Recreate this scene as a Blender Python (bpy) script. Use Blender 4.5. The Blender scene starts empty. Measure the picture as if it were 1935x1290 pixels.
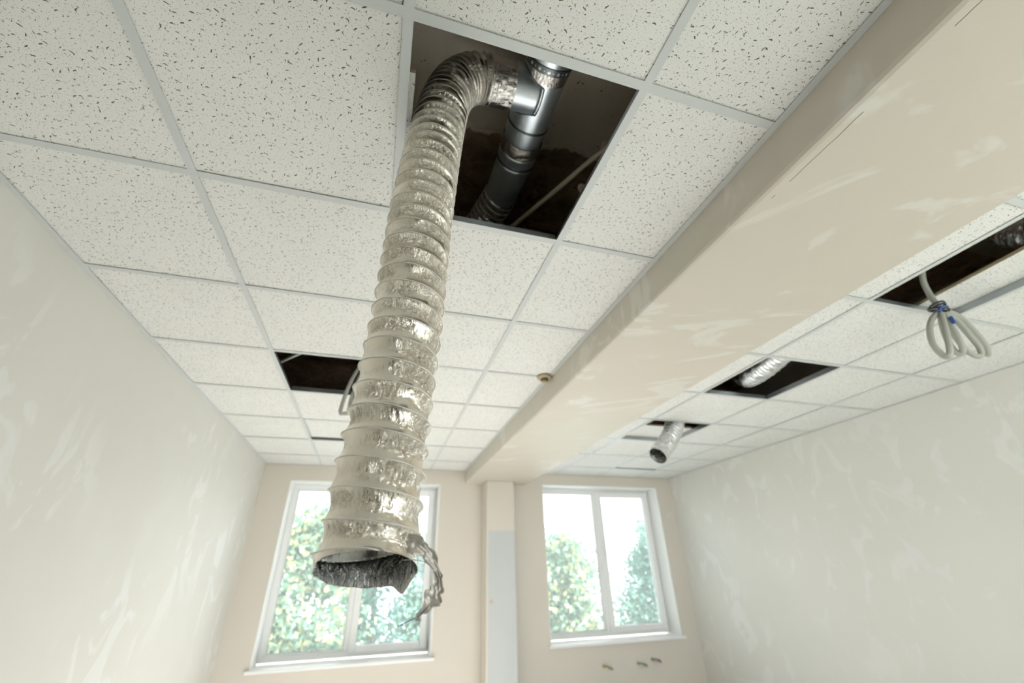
import bpy, math, random
import numpy as np
from mathutils import Vector, Matrix

# ------------------------------------------------------------------ camera
scn = bpy.context.scene
C = scn.collection
CAM = (0.6582, -0.5112, 1.5971)
ROT = ((0.9591579715514059, 0.2578393085410056, -0.11633948848301041),
       (-0.28196183478001485, 0.8385231354871948, -0.4662365011238515),
       (-0.02266074440260138, 0.47999775231121616, 0.8769769942474548))
cd = bpy.data.cameras.new('camera')
cam = bpy.data.objects.new('camera', cd)
C.objects.link(cam)
R = Matrix(ROT)
M = Matrix.Identity(4)
for i in range(3):
    M[i][0] = R[i][0]; M[i][1] = R[i][2]; M[i][2] = -R[i][1]; M[i][3] = CAM[i]
cam.matrix_world = M
cd.sensor_width = 36; cd.lens = 14.797
cd.clip_start = 0.05; cd.clip_end = 300
cd.dof.use_dof = True; cd.dof.focus_distance = 0.92; cd.dof.aperture_fstop = 2.4
scn.camera = cam

# ------------------------------------------------------------------ world, sun, exposure
w = bpy.data.worlds.new('sky'); scn.world = w; w.use_nodes = True
bg = w.node_tree.nodes['Background']
bg.inputs[0].default_value = (0.90, 0.955, 1.0, 1); bg.inputs[1].default_value = 3.0
sd = bpy.data.lights.new('sun', 'SUN'); sd.energy = 15.0; sd.angle = 0.03; sd.color = (1.0, .995, .98)
sun = bpy.data.objects.new('sun', sd); C.objects.link(sun)
sun.rotation_euler = Vector((-.42, 1.0, -.43)).to_track_quat('-Z', 'Y').to_euler()
vs = scn.view_settings
vs.view_transform = 'Standard'; vs.look = 'None'; vs.gamma = 1; vs.use_curve_mapping = False
vs.exposure = 1.0

H = 2.70; XL = -0.587; XB = 1.632; XB2 = 2.39; XW = 4.528; YF = 4.752; YB = -1.5; ROW = 0.61; FLOOR = 0.0; SLAB = 3.32
WT = 0.42
rnd = random.Random(7)
nrs = np.random.RandomState(5)

# ------------------------------------------------------------------ material helpers
def mat(name, base=(.8, .8, .8), rough=.7, metal=0.0, spec=.5):
    m = bpy.data.materials.new(name); m.use_nodes = True
    b = m.node_tree.nodes['Principled BSDF']
    b.inputs['Base Color'].default_value = (*base, 1); b.inputs['Roughness'].default_value = rough
    b.inputs['Metallic'].default_value = metal; b.inputs['Specular IOR Level'].default_value = spec
    return m, m.node_tree, b
def N(nt, t, **kw):
    n = nt.nodes.new(t)
    for k, v in kw.items(): setattr(n, k, v)
    return n
def L(nt, a, b): nt.links.new(a, b)
def ramp(nt, fac, stops, interp='LINEAR'):
    r = N(nt, 'ShaderNodeValToRGB'); r.color_ramp.interpolation = interp
    e = r.color_ramp.elements
    while len(e) < len(stops): e.new(.5)
    for k, (p, c) in enumerate(stops):
        e[k].position = p; e[k].color = (*c, 1) if len(c) == 3 else c
    L(nt, fac, r.inputs[0]); return r.outputs[0]
def mathn(nt, op, a, b=None, c=None, clamp=False):
    n = N(nt, 'ShaderNodeMath', operation=op, use_clamp=clamp)
    for i, v in enumerate((a, b, c)):
        if v is None: continue
        if isinstance(v, (int, float)): n.inputs[i].default_value = v
        else: L(nt, v, n.inputs[i])
    return n.outputs[0]
def noise(nt, vec, scale, detail=3, rough=.5, dist=0):
    n = N(nt, 'ShaderNodeTexNoise'); n.inputs['Scale'].default_value = scale
    n.inputs['Detail'].default_value = detail; n.inputs['Roughness'].default_value = rough
    n.inputs['Distortion'].default_value = dist
    if vec is not None: L(nt, vec, n.inputs['Vector'])
    return n.outputs['Fac']
def mixc(nt, fac, a, b):
    n = N(nt, 'ShaderNodeMix', data_type='RGBA')
    L(nt, fac, n.inputs[0])
    for s, v in ((6, a), (7, b)):
        if isinstance(v, tuple): n.inputs[s].default_value = (*v, 1)
        else: L(nt, v, n.inputs[s])
    return n.outputs[2]
def bump(nt, b, h, strength, dist):
    n = N(nt, 'ShaderNodeBump'); n.inputs['Strength'].default_value = strength; n.inputs['Distance'].default_value = dist
    L(nt, h, n.inputs['Height']); L(nt, n.outputs[0], b.inputs['Normal']); return n
def mapping(nt, vec, scale=(1, 1, 1), rot=(0, 0, 0), loc=(0, 0, 0)):
    n = N(nt, 'ShaderNodeMapping'); n.inputs['Scale'].default_value = scale; n.inputs['Rotation'].default_value = rot
    n.inputs['Location'].default_value = loc
    L(nt, vec, n.inputs['Vector']); return n.outputs[0]

def plaster(name, base, patch, tone, seed, rot=(0, 0, 0), thr=.60, crack=False, grey=False):
    m, nt, b = mat(name, base, .62)
    tc = N(nt, 'ShaderNodeTexCoord').outputs['Object']
    v = mapping(nt, tc, (1, 1, 1), rot, (seed, seed * .7, seed * 1.3))
    broad = noise(nt, v, .9, 3, .5)
    col = mixc(nt, ramp(nt, broad, [(.35, (0, 0, 0)), (.65, (1, 1, 1))]), base, tone)
    smear = noise(nt, mapping(nt, v, (1.0, 2.3, 1.4)), 1.7, 4, .55, 1.3)
    area = noise(nt, v, .8, 1, .5)
    s = mathn(nt, 'MULTIPLY', ramp(nt, smear, [(thr - .04, (0, 0, 0)), (thr + .02, (1, 1, 1)), (thr + .12, (.7, .7, .7))]),
              ramp(nt, area, [(.42, (0, 0, 0)), (.56, (1, 1, 1))]))
    s = mathn(nt, 'MULTIPLY', s, .8)
    col = mixc(nt, s, col, patch)
    if crack:   # fine hairline along the filled corner of the beam
        sep = N(nt, 'ShaderNodeSeparateXYZ'); L(nt, tc, sep.inputs[0])
        wob = mathn(nt, 'MULTIPLY', mathn(nt, 'SUBTRACT', noise(nt, tc, 9, 3, .6), .5), .012)
        d = mathn(nt, 'ABSOLUTE', mathn(nt, 'SUBTRACT', mathn(nt, 'ADD', sep.outputs[0], wob), 1.668))
        c1 = mathn(nt, 'LESS_THAN', d, .0011)
        c2 = mathn(nt, 'LESS_THAN', sep.outputs[1], .12)
        c3 = mathn(nt, 'GREATER_THAN', noise(nt, tc, 5, 1, .5), .44)
        c4 = mathn(nt, 'LESS_THAN', sep.outputs[2], 2.58)
        cr = mathn(nt, 'MULTIPLY', mathn(nt, 'MULTIPLY', c1, c2), mathn(nt, 'MULTIPLY', c3, c4))
        col = mixc(nt, cr, col, (.12, .11, .09))
    if grey:    # grey primed patch on the pillar front with one pink touch-up spot
        sep = N(nt, 'ShaderNodeSeparateXYZ'); L(nt, tc, sep.inputs[0])
        wob = mathn(nt, 'MULTIPLY', mathn(nt, 'SUBTRACT', noise(nt, tc, 6, 2, .6), .5), .03)
        g = mathn(nt, 'LESS_THAN', mathn(nt, 'ADD', sep.outputs[2], wob), 2.01)
        g = mathn(nt, 'MULTIPLY', g, mathn(nt, 'GREATER_THAN', sep.outputs[0], 1.864))
        col = mixc(nt, g, col, (.60, .62, .61))
        d = N(nt, 'ShaderNodeVectorMath', operation='DISTANCE'); L(nt, tc, d.inputs[0]); d.inputs[1].default_value = (1.9, 4.5, 1.33)
        col = mixc(nt, mathn(nt, 'LESS_THAN', d.outputs['Value'], .022), col, (.62, .5, .45))
    L(nt, col, b.inputs['Base Color'])
    bump(nt, b, noise(nt, v, 5, 4, .6), .25, .01)
    L(nt, ramp(nt, smear, [(.4, (.7, .7, .7)), (.7, (.48, .48, .48))]), b.inputs['Roughness'])
    return m

M_wall = plaster('wall_plaster', (.77, .755, .70), (.83, .83, .805), (.745, .73, .675), 3.1, (0, 0, 0), thr=.58)
M_wallR = plaster('wall_plaster_right', (.77, .757, .705), (.81, .805, .775), (.745, .73, .68), 8.4, (0, 0, 0))
M_far = plaster('wall_plaster_far', (.74, .68, .60), (.78, .75, .69), (.72, .67, .59), 12.2, thr=.72)
M_beam = plaster('beam_plaster', (.67, .605, .52), (.74, .71, .65), (.64, .60, .51), 21.7, (0, 0, .6), thr=.62, crack=True)
M_pill = plaster('pillar_plaster', (.74, .68, .60), (.78, .75, .69), (.72, .67, .59), 31.7, thr=.75, grey=True)

# acoustic tile: pinholes and short curved fissures
def tile_material():
    m, nt, b = mat('speckled_tile', (.80, .785, .73), .85, 0, .2)
    tc = N(nt, 'ShaderNodeTexCoord').outputs['Object']
    oi = N(nt, 'ShaderNodeObjectInfo')
    off = N(nt, 'ShaderNodeVectorMath', operation='SCALE'); off.inputs[0].default_value = (13.7, 7.3, 0)
    L(nt, oi.outputs['Random'], off.inputs['Scale'])
    add = N(nt, 'ShaderNodeVectorMath', operation='ADD'); L(nt, tc, add.inputs[0]); L(nt, off.outputs[0], add.inputs[1])
    v = add.outputs[0]
    def worms(scale, ln, wd, keep, spread, seedloc):
        vv = mapping(nt, v, (1, 1, 1), (0, 0, .35), seedloc)
        dn = N(nt, 'ShaderNodeTexNoise'); dn.inputs['Scale'].default_value = 120; dn.inputs['Detail'].default_value = 1
        L(nt, vv, dn.inputs['Vector'])
        s1 = N(nt, 'ShaderNodeVectorMath', operation='SUBTRACT'); L(nt, dn.outputs['Color'], s1.inputs[0]); s1.inputs[1].default_value = (.5, .5, .5)
        s2 = N(nt, 'ShaderNodeVectorMath', operation='SCALE'); L(nt, s1.outputs[0], s2.inputs[0]); s2.inputs['Scale'].default_value = .0035
        s3 = N(nt, 'ShaderNodeVectorMath', operation='ADD'); L(nt, vv, s3.inputs[0]); L(nt, s2.outputs[0], s3.inputs[1])
        vo = N(nt, 'ShaderNodeTexVoronoi', voronoi_dimensions='2D'); vo.inputs['Scale'].default_value = scale
        vo.inputs['Randomness'].default_value = .85
        L(nt, s3.outputs[0], vo.inputs['Vector'])
        d = N(nt, 'ShaderNodeVectorMath', operation='SUBTRACT'); L(nt, s3.outputs[0], d.inputs[0]); L(nt, vo.outputs['Position'], d.inputs[1])
        sc = N(nt, 'ShaderNodeSeparateColor'); L(nt, vo.outputs['Color'], sc.inputs[0])
        ang = mathn(nt, 'MULTIPLY', mathn(nt, 'SUBTRACT', sc.outputs[0], .5), spread)
        vr = N(nt, 'ShaderNodeVectorRotate', rotation_type='Z_AXIS'); L(nt, d.outputs[0], vr.inputs['Vector']); L(nt, ang, vr.inputs['Angle'])
        sp = N(nt, 'ShaderNodeSeparateXYZ'); L(nt, vr.outputs[0], sp.inputs[0])
        lx = mathn(nt, 'DIVIDE', sp.outputs[0], mathn(nt, 'MULTIPLY', mathn(nt, 'ADD', sc.outputs[1], .35), ln))
        ly = mathn(nt, 'DIVIDE', sp.outputs[1], mathn(nt, 'MULTIPLY', mathn(nt, 'ADD', sc.outputs[1], .5), wd))
        bend = mathn(nt, 'MULTIPLY', mathn(nt, 'MULTIPLY', lx, lx), mathn(nt, 'MULTIPLY', mathn(nt, 'SUBTRACT', sc.outputs[2], .5), 4.0))
        ly = mathn(nt, 'ADD', ly, bend)
        r2 = mathn(nt, 'ADD', mathn(nt, 'MULTIPLY', lx, lx), mathn(nt, 'MULTIPLY', ly, ly))
        ins = mathn(nt, 'LESS_THAN', r2, 1.0)
        kp = mathn(nt, 'LESS_THAN', sc.outputs[2], keep)
        return mathn(nt, 'MULTIPLY', ins, kp)
    def dots(scale, rad, keep, loc):
        vv = mapping(nt, v, (1, 1, 1), (0, 0, 0), loc)
        vo = N(nt, 'ShaderNodeTexVoronoi', voronoi_dimensions='2D'); vo.inputs['Scale'].default_value = scale
        L(nt, vv, vo.inputs['Vector'])
        sc = N(nt, 'ShaderNodeSeparateColor'); L(nt, vo.outputs['Color'], sc.inputs[0])
        rr = mathn(nt, 'MULTIPLY', mathn(nt, 'ADD', sc.outputs[1], .45), rad * scale)
        return mathn(nt, 'MULTIPLY', mathn(nt, 'LESS_THAN', vo.outputs['Distance'], rr), mathn(nt, 'LESS_THAN', sc.outputs[0], keep))
    k = worms(50, .0045, .0010, .62, 2.4, (0, 0, 0))
    k = mathn(nt, 'MAXIMUM', k, worms(58, .0020, .0009, .5, 3.1, (5.1, 2.7, 0)))
    k = mathn(nt, 'MAXIMUM', k, dots(135, .00055, .9, (1.3, 4.4, 0)))
    k = mathn(nt, 'MAXIMUM', k, dots(85, .0007, .7, (2.3, 9.4, 0)))
    L(nt, mixc(nt, mathn(nt, 'MULTIPLY', k, .93), mixc(nt, ramp(nt, noise(nt, v, 3, 2), [(.3, (0, 0, 0)), (.7, (1, 1, 1))]), (.83, .825, .79), (.86, .855, .825)), (.085, .07, .042)), b.inputs['Base Color'])
    h = mathn(nt, 'SUBTRACT', mathn(nt, 'MULTIPLY', noise(nt, v, 260, 3, .6), .25), k)
    bump(nt, b, h, .5, .001)
    return m
M_tile = tile_material()
M_tee, _nt, _b = mat('painted_tee', (.66, .68, .67), .42, 0, .4)
M_teem, _nt, _b = mat('galvanised_web', (.45, .48, .5), .35, .8)
M_core, _nt, _b = mat('tile_core', (.46, .36, .22), .95)
M_white, _nt, _b = mat('white_pvc', (.91, .92, .91), .3, 0, .5)
M_gasket, _nt, _b = mat('grey_gasket', (.25, .26, .26), .6)
M_sill, _nt, _b = mat('sill_white', (.92, .92, .91), .35)
M_reveal, _nt, _b = mat('reveal_white', (.92, .92, .90), .6)
M_cable, _nt, _b = mat('grey_cable', (.40, .40, .35), .5)
M_cream, _nt, _b = mat('cream_cable', (.62, .56, .43), .5)
M_tie, _nt, _b = mat('black_tie', (.03, .03, .03), .45)
M_blue, _nt, _b = mat('blue_tape', (.03, .10, .42), .4)
M_foam, _nt, _b = mat('foam', (.62, .50, .42), .85); bump(_nt, _b, noise(_nt, N(_nt, 'ShaderNodeTexCoord').outputs['Object'], 90, 4), .8, .004)
M_brass, _nt, _b = mat('detector_tan', (.50, .42, .26), .5)
M_brown, _nt, _b = mat('detector_core', (.16, .13, .08), .5)
M_dark, _nt, _b = mat('dark_plastic', (.05, .055, .05), .5)

def foil(name, base, rough, bscale, bstr):
    m, nt, b = mat(name, base, rough, 1.0)
    uv = N(nt, 'ShaderNodeUVMap', uv_map='UVMap').outputs[0]
    v = mapping(nt, uv, (1.5, .8, 1))
    vo = N(nt, 'ShaderNodeTexVoronoi', voronoi_dimensions='2D'); vo.inputs['Scale'].default_value = bscale
    n1 = noise(nt, v, bscale * .55, 4, .62, 1.6)
    dv = N(nt, 'ShaderNodeVectorMath', operation='ADD'); L(nt, v, dv.inputs[0])
    sc = N(nt, 'ShaderNodeVectorMath', operation='SCALE'); sc.inputs['Scale'].default_value = .012
    nn = N(nt, 'ShaderNodeTexNoise'); nn.inputs['Scale'].default_value = bscale * .5; L(nt, v, nn.inputs['Vector'])
    L(nt, nn.outputs['Color'], sc.inputs[0]); L(nt, sc.outputs[0], dv.inputs[1]); L(nt, dv.outputs[0], vo.inputs['Vector'])
    rg = mathn(nt, 'ABSOLUTE', mathn(nt, 'SUBTRACT', n1, .5))
    h = mathn(nt, 'ADD', mathn(nt, 'MULTIPLY', vo.outputs['Distance'], .5), mathn(nt, 'MULTIPLY', rg, 2.4))
    at = N(nt, 'ShaderNodeAttribute', attribute_name='crinkle')
    bp = bump(nt, b, h, bstr, .004)
    L(nt, mathn(nt, 'MULTIPLY', mathn(nt, 'ADD', at.outputs['Fac'], .06), bstr, clamp=True), bp.inputs['Strength'])
    L(nt, ramp(nt, noise(nt, v, 30, 3), [(.3, (rough * .75,) * 3), (.7, (rough * 1.3,) * 3)]), b.inputs['Roughness'])
    g = N(nt, 'ShaderNodeNewGeometry')     # inner face coloured grey to stand in for dim reflections inside the duct
    L(nt, mixc(nt, g.outputs['Backfacing'], base, (.46, .46, .45)), b.inputs['Base Color'])
    return m
M_foil = foil('crinkled_foil', (.84, .785, .70), .19, 120, 1.0)
M_foil2 = foil('aluminium_foil', (.78, .79, .80), .24, 130, .8)
M_tape = foil('foil_tape', (.88, .85, .82), .22, 90, .7)
M_wire, _nt, _b = mat('foil_covered_wire', (.90, .88, .83), .35, .1)
M_steelwire, _nt, _b = mat('thin_steel_wire', (.25, .25, .25), .35, 1)
def galv():
    m, nt, b = mat('galvanised_steel', (.6, .68, .72), .26, .92)
    tc = N(nt, 'ShaderNodeTexCoord').outputs['Object']
    n = noise(nt, tc, 25, 4, .6)
    L(nt, ramp(nt, n, [(.3, (.80, .90, .97)), (.7, (.88, .95, 1.0))]), b.inputs['Base Color'])
    L(nt, ramp(nt, noise(nt, tc, 60, 3), [(.3, (.36,) * 3), (.7, (.43,) * 3)]), b.inputs['Roughness'])
    return m
M_galv = galv()
M_strap, _nt, _b = mat('dark_strap_steel', (.20, .22, .24), .4, .9)
M_rivet, _nt, _b = mat('bright_rivet', (.85, .85, .83), .35, .6)

def concrete(name, a, c, scale, bs):
    m, nt, b = mat(name, a, .9, 0, .2)
    tc = N(nt, 'ShaderNodeTexCoord').outputs['Object']
    n = noise(nt, tc, scale, 6, .65, .6)
    col = mixc(nt, ramp(nt, n, [(.32, (0, 0, 0)), (.68, (1, 1, 1))]), a, c)
    spots = ramp(nt, noise(nt, tc, 38, 2, .5), [(.24, (1, 1, 1)), (.29, (0, 0, 0))])
    col = mixc(nt, spots, col, (.05, .04, .03))
    pale = ramp(nt, noise(nt, tc, 9, 5, .7), [(.68, (0, 0, 0)), (.74, (1, 1, 1))])
    col = mixc(nt, mathn(nt, 'MULTIPLY', pale, .5), col, (.55, .5, .42))
    L(nt, col, b.inputs['Base Color'])
    bump(nt, b, n, bs, .03)
    return m
M_slab = concrete('slab_concrete', (.72, .64, .52), (.80, .73, .62), 3.5, .3)
M_rough = concrete('rough_masonry', (.38, .26, .175), (.66, .50, .37), 9, 1.0)
M_floor = concrete('floor_screed', (.68, .67, .645), (.76, .75, .72), 2.5, .1)

def glass():
    m = bpy.data.materials.new('window_glass'); m.use_nodes = True; nt = m.node_tree; nt.nodes.clear()
    o = N(nt, 'ShaderNodeOutputMaterial'); t = N(nt, 'ShaderNodeBsdfTransparent'); t.inputs[0].default_value = (.97, .985, .98, 1)
    g = N(nt, 'ShaderNodeBsdfGlossy'); g.inputs['Roughness'].default_value = .02
    fr = N(nt, 'ShaderNodeFresnel'); fr.inputs[0].default_value = 1.45
    mx = N(nt, 'ShaderNodeMixShader'); L(nt, fr.outputs[0], mx.inputs[0]); L(nt, t.outputs[0], mx.inputs[1]); L(nt, g.outputs[0], mx.inputs[2])
    d = N(nt, 'ShaderNodeBsdfTranslucent'); d.inputs[0].default_value = (.9, .97, .95, 1)   # pale veil over the view, standing in for lens haze
    mx2 = N(nt, 'ShaderNodeMixShader'); mx2.inputs[0].default_value = .07
    L(nt, mx.outputs[0], mx2.inputs[1]); L(nt, d.outputs[0], mx2.inputs[2]); L(nt, mx2.outputs[0], o.inputs[0])
    return m
M_glass = glass()

# ------------------------------------------------------------------ mesh helpers
class MB:
    def __init__(s): s.v = []; s.f = []; s.mi = []
    def box(s, x0, x1, y0, y1, z0, z1, mi=0):
        n = len(s.v)
        s.v += [(x, y, z) for z in (z0, z1) for y in (y0, y1) for x in (x0, x1)]
        s.f += [tuple(n + i for i in q) for q in ((0, 2, 3, 1), (4, 5, 7, 6), (0, 1, 5, 4), (2, 6, 7, 3), (0, 4, 6, 2), (1, 3, 7, 5))]
        s.mi += [mi] * 6; return s
    def quad(s, a, b, c, d, mi=0):
        n = len(s.v); s.v += [a, b, c, d]; s.f.append((n, n + 1, n + 2, n + 3)); s.mi.append(mi); return s
    def tube(s, pts, r, k=10, mi=0, cap=True):
        P, T, U, V = frames(pts)
        n = len(s.v)
        rr = r if hasattr(r, '__len__') else [r] * len(P)
        for i in range(len(P)):
            for j in range(k):
                a = 2 * math.pi * j / k
                s.v.append(tuple(P[i] + rr[i] * (math.cos(a) * U[i] + math.sin(a) * V[i])))
        for i in range(len(P) - 1):
            for j in range(k):
                a = n + i * k + j; b = n + i * k + (j + 1) % k
                s.f.append((a, b, b + k, a + k)); s.mi.append(mi)
        if cap:
            s.f.append(tuple(n + j for j in range(k))[::-1]); s.f.append(tuple(n + (len(P) - 1) * k + j for j in range(k))); s.mi += [mi, mi]
        return s
    def build(s, name, mats, parent=None, smooth=False, bevel=0, origin=None):
        me = bpy.data.meshes.new(name)
        v = s.v
        if origin is not None: v = [(a - origin[0], b - origin[1], c - origin[2]) for a, b, c in v]
        me.from_pydata(v, [], s.f)
        for m in (mats if isinstance(mats, (list, tuple)) else [mats]): me.materials.append(m)
        me.polygons.foreach_set('material_index', s.mi)
        me.polygons.foreach_set('use_smooth', [smooth] * len(s.f))
        me.update()
        o = bpy.data.objects.new(name, me); C.objects.link(o)
        if origin is not None: o.location = origin
        if parent is not None:
            o.parent = parent
            o.matrix_parent_inverse = Matrix.Translation(-parent.location)
        if bevel:
            md = o.modifiers.new('bevel', 'BEVEL'); md.width = bevel; md.segments = 2; md.limit_method = 'ANGLE'
        return o
def struct(o): o['kind'] = 'structure'; return o
def tag(o, label, cat, group=None):
    o['label'] = label; o['category'] = cat
    if group: o['group'] = group
    return o
def empty(name, loc):
    o = bpy.data.objects.new(name, None); o.empty_display_size = .1; o.location = loc; C.objects.link(o); return o

def frames(pts):
    P = np.array(pts, float)
    T = np.gradient(P, axis=0); T /= np.linalg.norm(T, axis=1)[:, None] + 1e-12
    U = np.zeros_like(P)
    ref = np.array([1., 0, 0]) if abs(T[0][0]) < .9 else np.array([0, 1., 0])
    u = ref - T[0] * ref.dot(T[0]); u /= np.linalg.norm(u); U[0] = u
    for i in range(1, len(P)):
        u = U[i - 1] - T[i] * U[i - 1].dot(T[i]); U[i] = u / np.linalg.norm(u)
    return P, T, U, np.cross(T, U)
def spline(ctrl, n):
    c = np.array(ctrl, float); c = np.vstack([2 * c[0] - c[1], c, 2 * c[-1] - c[-2]])
    out = []
    m = len(c) - 3
    for t in np.linspace(0, m, n * 4):
        i = min(int(t), m - 1); u = t - i
        p0, p1, p2, p3 = c[i:i + 4]
        out.append(.5 * (2 * p1 + (p2 - p0) * u + (2 * p0 - 5 * p1 + 4 * p2 - p3) * u * u + (3 * p1 - p0 - 3 * p2 + p3) * u ** 3))
    out = np.array(out); d = np.r_[0, np.cumsum(np.linalg.norm(np.diff(out, axis=0), axis=1))]
    s = np.linspace(0, d[-1], n)
    return np.stack([np.interp(s, d, out[:, k]) for k in range(3)], 1), s
def vnoise(x, y, px, seed):
    """value noise, periodic in x with period px cells"""
    rs = np.random.RandomState(seed); g = rs.rand(px, 4096)
    xi = np.floor(x).astype(int); yi = np.floor(y).astype(int); fx = x - xi; fy = y - yi
    fx = fx * fx * (3 - 2 * fx); fy = fy * fy * (3 - 2 * fy)
    def G(a, b): return g[a % px, b % 4096]
    return (G(xi, yi) * (1 - fx) + G(xi + 1, yi) * fx) * (1 - fy) + (G(xi, yi + 1) * (1 - fx) + G(xi + 1, yi + 1) * fx) * fy

def grid_mesh(name, V, ns, nk, m, parent=None, uvscale=(1, 1), attr=None, uv=None, drop=None):
    """V: (ns, nk, 3) closed around nk"""
    idx = np.arange(ns * nk).reshape(ns, nk)
    a = idx[:-1, :]; b = np.roll(idx, -1, 1)[:-1, :]; c = np.roll(idx, -1, 1)[1:, :]; d = idx[1:, :]
    F = np.stack([a, b, c, d], -1).reshape(-1, 4)
    me = bpy.data.meshes.new(name)
    me.vertices.add(ns * nk); me.vertices.foreach_set('co', V.reshape(-1).astype(np.float32))
    me.loops.add(len(F) * 4); me.loops.foreach_set('vertex_index', F.reshape(-1).astype(np.int32))
    me.polygons.add(len(F)); me.polygons.foreach_set('loop_start', (np.arange(len(F)) * 4).astype(np.int32))
    me.polygons.foreach_set('use_smooth', np.ones(len(F), bool))
    if uv is not None:
        U, S = uv     # U per column incl. wrap (nk+1), S per row
        uu = np.zeros((ns - 1, nk, 4, 2), np.float32)
        uu[:, :, 0, 0] = U[:-1]; uu[:, :, 1, 0] = U[1:]; uu[:, :, 2, 0] = U[1:]; uu[:, :, 3, 0] = U[:-1]
        uu[:, :, 0, 1] = S[:-1, None]; uu[:, :, 1, 1] = S[:-1, None]; uu[:, :, 2, 1] = S[1:, None]; uu[:, :, 3, 1] = S[1:, None]
        l = me.uv_layers.new(name='UVMap'); l.data.foreach_set('uv', uu.reshape(-1))
    if attr is not None:
        at = me.attributes.new('crinkle', 'FLOAT', 'POINT'); at.data.foreach_set('value', attr.reshape(-1).astype(np.float32))
    me.materials.append(m); me.update(); me.validate()
    o = bpy.data.objects.new(name, me); C.objects.link(o)
    if parent is not None:
        o.parent = parent; o.matrix_parent_inverse = Matrix.Translation(-parent.location)
    return o

def flex(name, ctrl, rad, pitch, parent, m, wire_m, ns=400, nk=120, seed=1, ridge=.006, crink=.0016, phi0=0.0, endfn=None, pitchfn=None,
         wire=.0011, wire_name='wire_coil', smoothlow=True):
    P, s = spline(ctrl, ns); _, T, U, Vv = frames(P)
    phi = np.linspace(0, 2 * np.pi, nk, endpoint=False)
    Sg, Pg = np.meshgrid(s, phi, indexing='ij')
    # phase of the helix; pitch may change along the length
    ph = np.cumsum(np.r_[0, np.diff(s) / (pitch if pitchfn is None else pitchfn((s[1:] + s[:-1]) / 2))])
    u = (ph[:, None] + phi[None, :] / (2 * np.pi) + phi0)
    fr = u - np.floor(u)
    prof = np.minimum(1, np.abs(np.sin(np.pi * fr))) ** .62
    nx = 64
    X = Pg / (2 * np.pi)
    mask = np.clip(1.25 - 2.2 * np.abs(fr - .30), 0, 1) ** 1.2   # crinkles gather below each ring
    patch = vnoise(X * 9, Sg / .035, 9, seed + 5)
    mask = mask * np.clip(-.35 + 2.2 * patch, .04, 1.25)
    sl = Sg / .012
    r1 = np.abs(2 * vnoise(X * 44 + 0 * Sg, sl * .5 + 3 * vnoise(X * 16, Sg / .02, 16, seed), 44, seed + 1) - 1)
    r2 = np.abs(2 * vnoise(X * 88, sl + 11, 88, seed + 2) - 1)
    big = vnoise(X * 11, Sg / .03, 11, seed + 3) - .5
    rr = rad - ridge * prof * (.75 + .9 * vnoise(X * 7, Sg / .05, 7, seed + 9)) - prof * (crink * (mask * .9 + .18) * (r1 * 1.3 + r2 * .7) + .0035 * big * (rad / .0755))
    rr = rr * (1 + .018 * np.sin(2 * Pg + Sg * 7))
    D = np.cos(Pg)[..., None] * U[:, None, :] + np.sin(Pg)[..., None] * Vv[:, None, :]
    V = P[:, None, :] + rr[..., None] * D
    if endfn is not None: V = endfn(V, Sg, Pg, s[-1], D)
    o = grid_mesh(name, V, ns, nk, m, parent, attr=np.clip(mask, 0, 1), uv=(np.linspace(0, 2 * np.pi * rad, nk + 1), s))
    if wire_m is not None:
        # ring wire: where the phase is an integer
        mb = MB(); pts = []
        tot = ph[-1]
        nst = int(tot * 40)
        for k in range(nst):
            q = k / 40.0 + .02
            # phase q = ph(s) + phi/2pi + phi0, continuous winding
            phs = q
            # phi decreases as s grows: phi = 2pi*(n - ph - phi0)
            si = np.interp(phs, ph, s)
            fphi = -2 * np.pi * (phs + phi0)
            i = min(int(np.interp(si, s, np.arange(ns))), ns - 1)
            fphi_m = fphi % (2 * np.pi)
            rloc = rad * (1 + .018 * math.sin(2 * fphi_m + si * 7)) + .0004
            pt = P[i] + rloc * (math.cos(fphi) * U[i] + math.sin(fphi) * Vv[i])
            if endfn is not None:
                A = np.array(pt)[None, None, :]
                pt = endfn(A, np.array([[si]]), np.array([[fphi_m]]), s[-1], (math.cos(fphi) * U[i] + math.sin(fphi) * Vv[i])[None, None, :], True)[0, 0]
            pts.append(pt)
        mb.tube(pts, wire, 6)
        wo = mb.build(wire_name, wire_m, parent, smooth=True)
    return o, (P, T, U, Vv, s)

# ------------------------------------------------------------------ room shell
def wall_with_holes(name, axis, pos0, pos1, a0, a1, z0, z1, holes, m):
    """axis 'x': wall plane normal along y (spans x); 'y': spans y"""
    mb = MB()
    xs = sorted(set([a0, a1] + [h[0] for h in holes] + [h[1] for h in holes]))
    for i in range(len(xs) - 1):
        p, q = xs[i], xs[i + 1]
        zs = [(z0, z1)]
        for h in holes:
            if h[0] <= p and q <= h[1]:
                new = []
                for (c, d) in zs:
                    if h[2] > c: new.append((c, min(d, h[2])))
                    if h[3] < d: new.append((max(c, h[3]), d))
                zs = new
        for (c, d) in zs:
            if axis == 'x': mb.box(p, q, pos0, pos1, c, d)
            else: mb.box(pos0, pos1, p, q, c, d)
    return struct(mb.build(name, m))
W1 = (-.30, 1.335, .862, 2.535); W2 = (2.63, 4.30, .882, 2.568)
wall_with_holes('wall_far', 'x', YF, YF + WT, XL - .3, XW + .3, -.2, SLAB + .2, [W1, W2], M_far)
wall_with_holes('wall_left', 'y', XL - .3, XL, YB, YF, -.2, SLAB + .2, [], M_wall)
wall_with_holes('wall_right', 'y', XW, XW + .3, YB, YF, -.2, SLAB + .2, [], M_wallR)
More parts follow.
